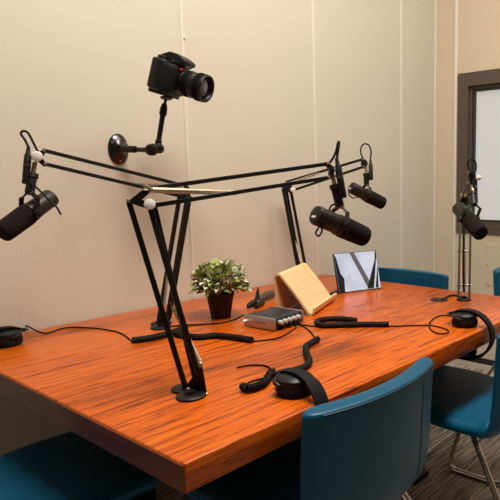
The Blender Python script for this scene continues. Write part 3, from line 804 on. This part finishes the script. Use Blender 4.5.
cable('cable', 'black sleeved cable lying on the table between the nearest boom arm and the plant pot', [
    ('sleeve', 'rubber', FAT, [(176, 336), (184, 338.5), (200, 340), (215, 338.5), (232, 340), (252, 343)]),
    ('cord', 'rubber', THIN, [(252, 342), (264, 341), (277, 339), (288, 334), (296, 328), (295, 326, .012)])])
cable('cable', 'thin black cord passing in front of the plant pot to the interface', [
    ('cord', 'rubber', THIN*1.2, [(172, 327), (185, 326), (206, 325), (222, 323.5), (234, 320.5), (241, 321, .012), (243.5, 319, .012)])])
cable('cable', 'black sleeved cable folded back on itself in front of the tablet', [
    ('sleeve', 'rubber', FAT*.95, [(356, 323), (345, 321.5), (330, 321.5), (319, 323), (317, 326), (324, 328), (345, 327.5), (365, 327), (389, 327)]),
    ('cord', 'rubber', THIN, [(389, 327), (406, 326.5), (428, 326), (440, 328), (448, 331), (447, 334), (438, 334), (430.5, 330), (430, 323), (437, 317.5), (446, 316), (457, 318)])])
cable('cable', 'thin black cord running from the white interface knobs to the folded sleeve', [
    ('cord', 'rubber', THIN, [(288, 327, .012), (294, 325), (305, 326), (318, 327.5), (330, 328.5)])])
hc = cable('cable', 'black coiled headphone cable with sleeve, beside the front headphones', [
    ('cord', 'rubber', THIN, [(298, 325, .012), (303, 327), (309, 331), (314, 337), (317, 341)]),
    ('sleeve', 'rubber', FAT*.95, [(318, 342), (311, 346), (306, 350), (307, 358), (309.5, 364), (305, 370), (294, 374), (282, 376.5), (275, 379)]),
    ('loose_end', 'rubber', THIN, [(237, 368.5), (247, 366.5), (258, 366), (268, 367.5), (271, 373), (266, 378), (256, 381), (248, 384), (243, 390)])])
pts = spline(tz([(243, 391), (247, 393), (255, 391.5), (263, 388), (268, 382), (271, 377), (276, 376)], .011), 8)
b = MB(); coil = []
Ls = [0]
for p, q_ in zip(pts, pts[1:]): Ls.append(Ls[-1]+(q_-p).length)
N = 36*9
for i in range(N+1):
    s_ = Ls[-1]*i/N; k = next((j for j in range(len(Ls)-1) if Ls[j+1] >= s_), len(Ls)-2)
    f_ = (s_-Ls[k])/max(Ls[k+1]-Ls[k], 1e-6); p = pts[k].lerp(pts[k+1], f_); tg = (pts[k+1]-pts[k]).normalized()
    s1 = tg.cross(V((0, 0, 1))).normalized(); n_ = V((0, 0, 1))
    a = 2*PI*i/9; coil.append(p + (s1*math.cos(a)+n_*math.sin(a))*.0085)
b.ring_tube(coil, .0019, 6); b.build('coil', 'rubber', hc)
cable('cable', 'short black cord rising from the table grommet to the upright arm', [
    ('cord', 'rubber', .004, [(442, 301.5), (446, 298.5), (450, 296.8), (456, 296.5), (462, 298.5)])])
cable('cable', 'black cable end lying between the wooden stand and the tablet', [
    ('cord', 'rubber', .0075, [(316, 299), (324, 298.5), (332, 295.5), (345, 291)])])

# ---------------------------------------------------------------------- chairs --
BOWS = 1
def make_chair(label):
    """faces local +Y; origin on the floor under the seat centre"""
    o = thing('upholstered_chair', (0, 0, 0), label, 'chair', 'blue upholstered chairs with chrome legs')
    NU = 16; BOW = BOWS
    def shell(path, half_w, thick, bow, corner0, corner1, name):
        """path: list of (y,z); swept across x with a plan bow and rounded edges"""
        pts = spline([V((0, *p)) for p in path], 5); n = len(pts)
        top, bot = [], []
        for i, p in enumerate(pts):
            a = pts[max(i-1, 0)]; c_ = pts[min(i+1, n-1)]; tg = (c_-a).normalized(); nr = V((1, 0, 0)).cross(tg)
            s_ = i/(n-1)
            e = 1.0
            if corner0 and s_ < corner0: q_ = 1-s_/corner0; e = 1-.16*(1-math.sqrt(max(0, 1-q_*q_)))*1.0
            if corner1 and s_ > 1-corner1: q_ = (s_-(1-corner1))/corner1; e = min(e, 1-.13*(1-math.sqrt(max(0, 1-q_*q_))))
            endk = min(1, min(i, n-1-i)/1.5+.45)
            rt, rb = [], []
            for j in range(NU+1):
                xx = -1+2*j/NU; xx = math.copysign(abs(xx)**.85, xx)
                ek = max(0, (abs(xx)-.90)/.10); th = thick/2*(1-.55*ek*ek)*endk
                x = xx*half_w*e
                bw = bow(s_)*(xx*xx)
                base_ = p + V((x, 0, 0)) + nr*bw
                rt.append(base_ + nr*th); rb.append(base_ - nr*th)
            top.append(rt); bot.append(rb)
        q = MB(); vs = []; idx = {}
        for i in range(n):
            for j in range(NU+1):
                idx['t', i, j] = len(vs); vs.append(top[i][j]); idx['b', i, j] = len(vs); vs.append(bot[i][j])
        fs = []
        for i in range(n-1):
            for j in range(NU):
                fs.append((idx['t', i, j], idx['t', i, j+1], idx['t', i+1, j+1], idx['t', i+1, j]))
                fs.append((idx['b', i, j], idx['b', i+1, j], idx['b', i+1, j+1], idx['b', i, j+1]))
            for j in (0, NU): fs.append((idx['t', i, j], idx['t', i+1, j], idx['b', i+1, j], idx['b', i, j]))
        for i in (0, n-1):
            for j in range(NU): fs.append((idx['t', i, j], idx['t', i, j+1], idx['b', i, j+1], idx['b', i, j]))
        q.faces(vs, fs, True)
        ob = q.build(name, 'leather', o, 80)
        md = ob.modifiers.new('sub', 'SUBSURF'); md.levels = 1; md.render_levels = 2
        return top, bot
    shell([(.235, .445), (.215, .452), (.10, .455), (-.05, .448), (-.14, .450), (-.185, .462)], .225, .05, lambda s: .004*(s > .5), .28, 0, 'seat')
    top, bot = shell([(-.145, .436), (-.20, .450), (-.234, .492), (-.244, .56), (-.248, .64), (-.253, .725), (-.254, .757)], .226, .042, lambda s: -BOW*.042*min(1, s*3), .0, .10, 'backrest')
    # which of the two faces looks backwards
    rear = top if top[15][8].y < bot[15][8].y else bot
    b = MB(); k = len(rear)-3
    b.tube([V(p)+V((0, -.0004, 0)) for p in rear[k][1:-1]], .0015, 6, 3); b.build('piping', 'leather_dark', o)
    b = MB(); b.tube([V(rear[i][12])+V((0, -.0004, 0)) for i in range(8, k, 3)], .0011, 6, 2); b.build('back_seam', 'leather_dark', o)
    for s in (-1, 1):
        b = MB(); x = .195*s
        q_ = lambda k, y_, z_: (k*s, y_, z_)
        b.tube([q_(.15, .03, .425), q_(.178, .062, .41), q_(.19, .085, .375), q_(.232, .155, .19), q_(.272, .212, .05), q_(.278, .212, .020), q_(.280, .190, .0115), q_(.28, .08, .0105), q_(.28, -.20, .0105),
                q_(.278, -.335, .012), q_(.275, -.362, .030), q_(.262, -.325, .09), q_(.215, -.185, .32), q_(.195, -.135, .395), q_(.180, -.115, .412), q_(.15, -.09, .425)], .0095, 10, 5)
        b.build('leg_frame', 'chrome', o)
    b = MB(); b.cyl((-.155, .03, .425), (.155, .03, .425), .009, 10); b.build('cross_tube', 'chrome', o); MB().cyl((-.155, -.09, .425), (.155, -.09, .425), .009, 10).build('cross_tube', 'chrome', o)
    return o
c1 = make_chair('blue leather chair nearest the camera, seen from behind at the front table edge')
place(c1, (.968, .960, FZ), 0)
def chair(label, x, y_, deg):
    c_ = copy_tree(c1); c_['label'] = label; place(c_, (x, y_, FZ), deg); return c_
chair('blue leather chair at the right photo edge, its seat in full view', 1.69, .905, 1)
chair('blue leather chair against the far end of the table, only its curved back showing', 2.075, 1.555, 90)
chair('blue leather chair showing just a blue corner beside the wall at the right edge', 2.755, .995, 180)
chair('blue leather chair tucked under the left end of the table', .51, 1.475, -90)

# ---------------------------------------------------------------------- lights --
def area(name, loc, size, power, col, target=None):
    ld = bpy.data.lights.new(name, 'AREA'); ld.shape = 'RECTANGLE'; ld.size, ld.size_y = size; ld.energy = power; ld.color = col
    lo = bpy.data.objects.new(name, ld); C.objects.link(lo); lo.location = loc
    if target: lo.rotation_euler = (V(target)-V(loc)).to_track_quat('-Z', 'Y').to_euler()
    return lo
def ceiling_panel(x, y_, w, d, label):
    o = thing('ceiling_light', (x, y_, H), label, 'ceiling light', 'ceiling lights')
    q = MB(); 
    for s in (-1, 1):
        q.box((x+s*(w/2+.01), y_, H-.012), (.02, d+.04, .024)); q.box((x, y_+s*(d/2+.01), H-.012), (w, .02, .024))
    q.build('frame', 'trim', o); box_mb(x-w/2, x+w/2, y_-d/2, y_+d/2, H-.012, H-.004).build('diffuser', 'lamp', o)
WARM = (1, .935, .835)
for (x, y_, w, d, pw) in ((1.0, .66, 1.3, .5, 82), (2.4, .45, .9, .5, 24)):
    ceiling_panel(x, y_, w, d, 'recessed ceiling light panel above the %s' % ('table' if x < 1 else 'chairs on the right'))
    area('panel_light', (x, y_, H-.03), (w, d), pw, WARM)
wd_ = bpy.data.worlds.new('world'); bpy.context.scene.world = wd_; wd_.use_nodes = True
wd_.node_tree.nodes['Background'].inputs[0].default_value = (.9, .85, .8, 1); wd_.node_tree.nodes['Background'].inputs[1].default_value = .05

sc = bpy.context.scene
sc.view_settings.view_transform = 'Standard'; sc.view_settings.look = 'None'; sc.view_settings.gamma = 1
sc.view_settings.exposure = .12
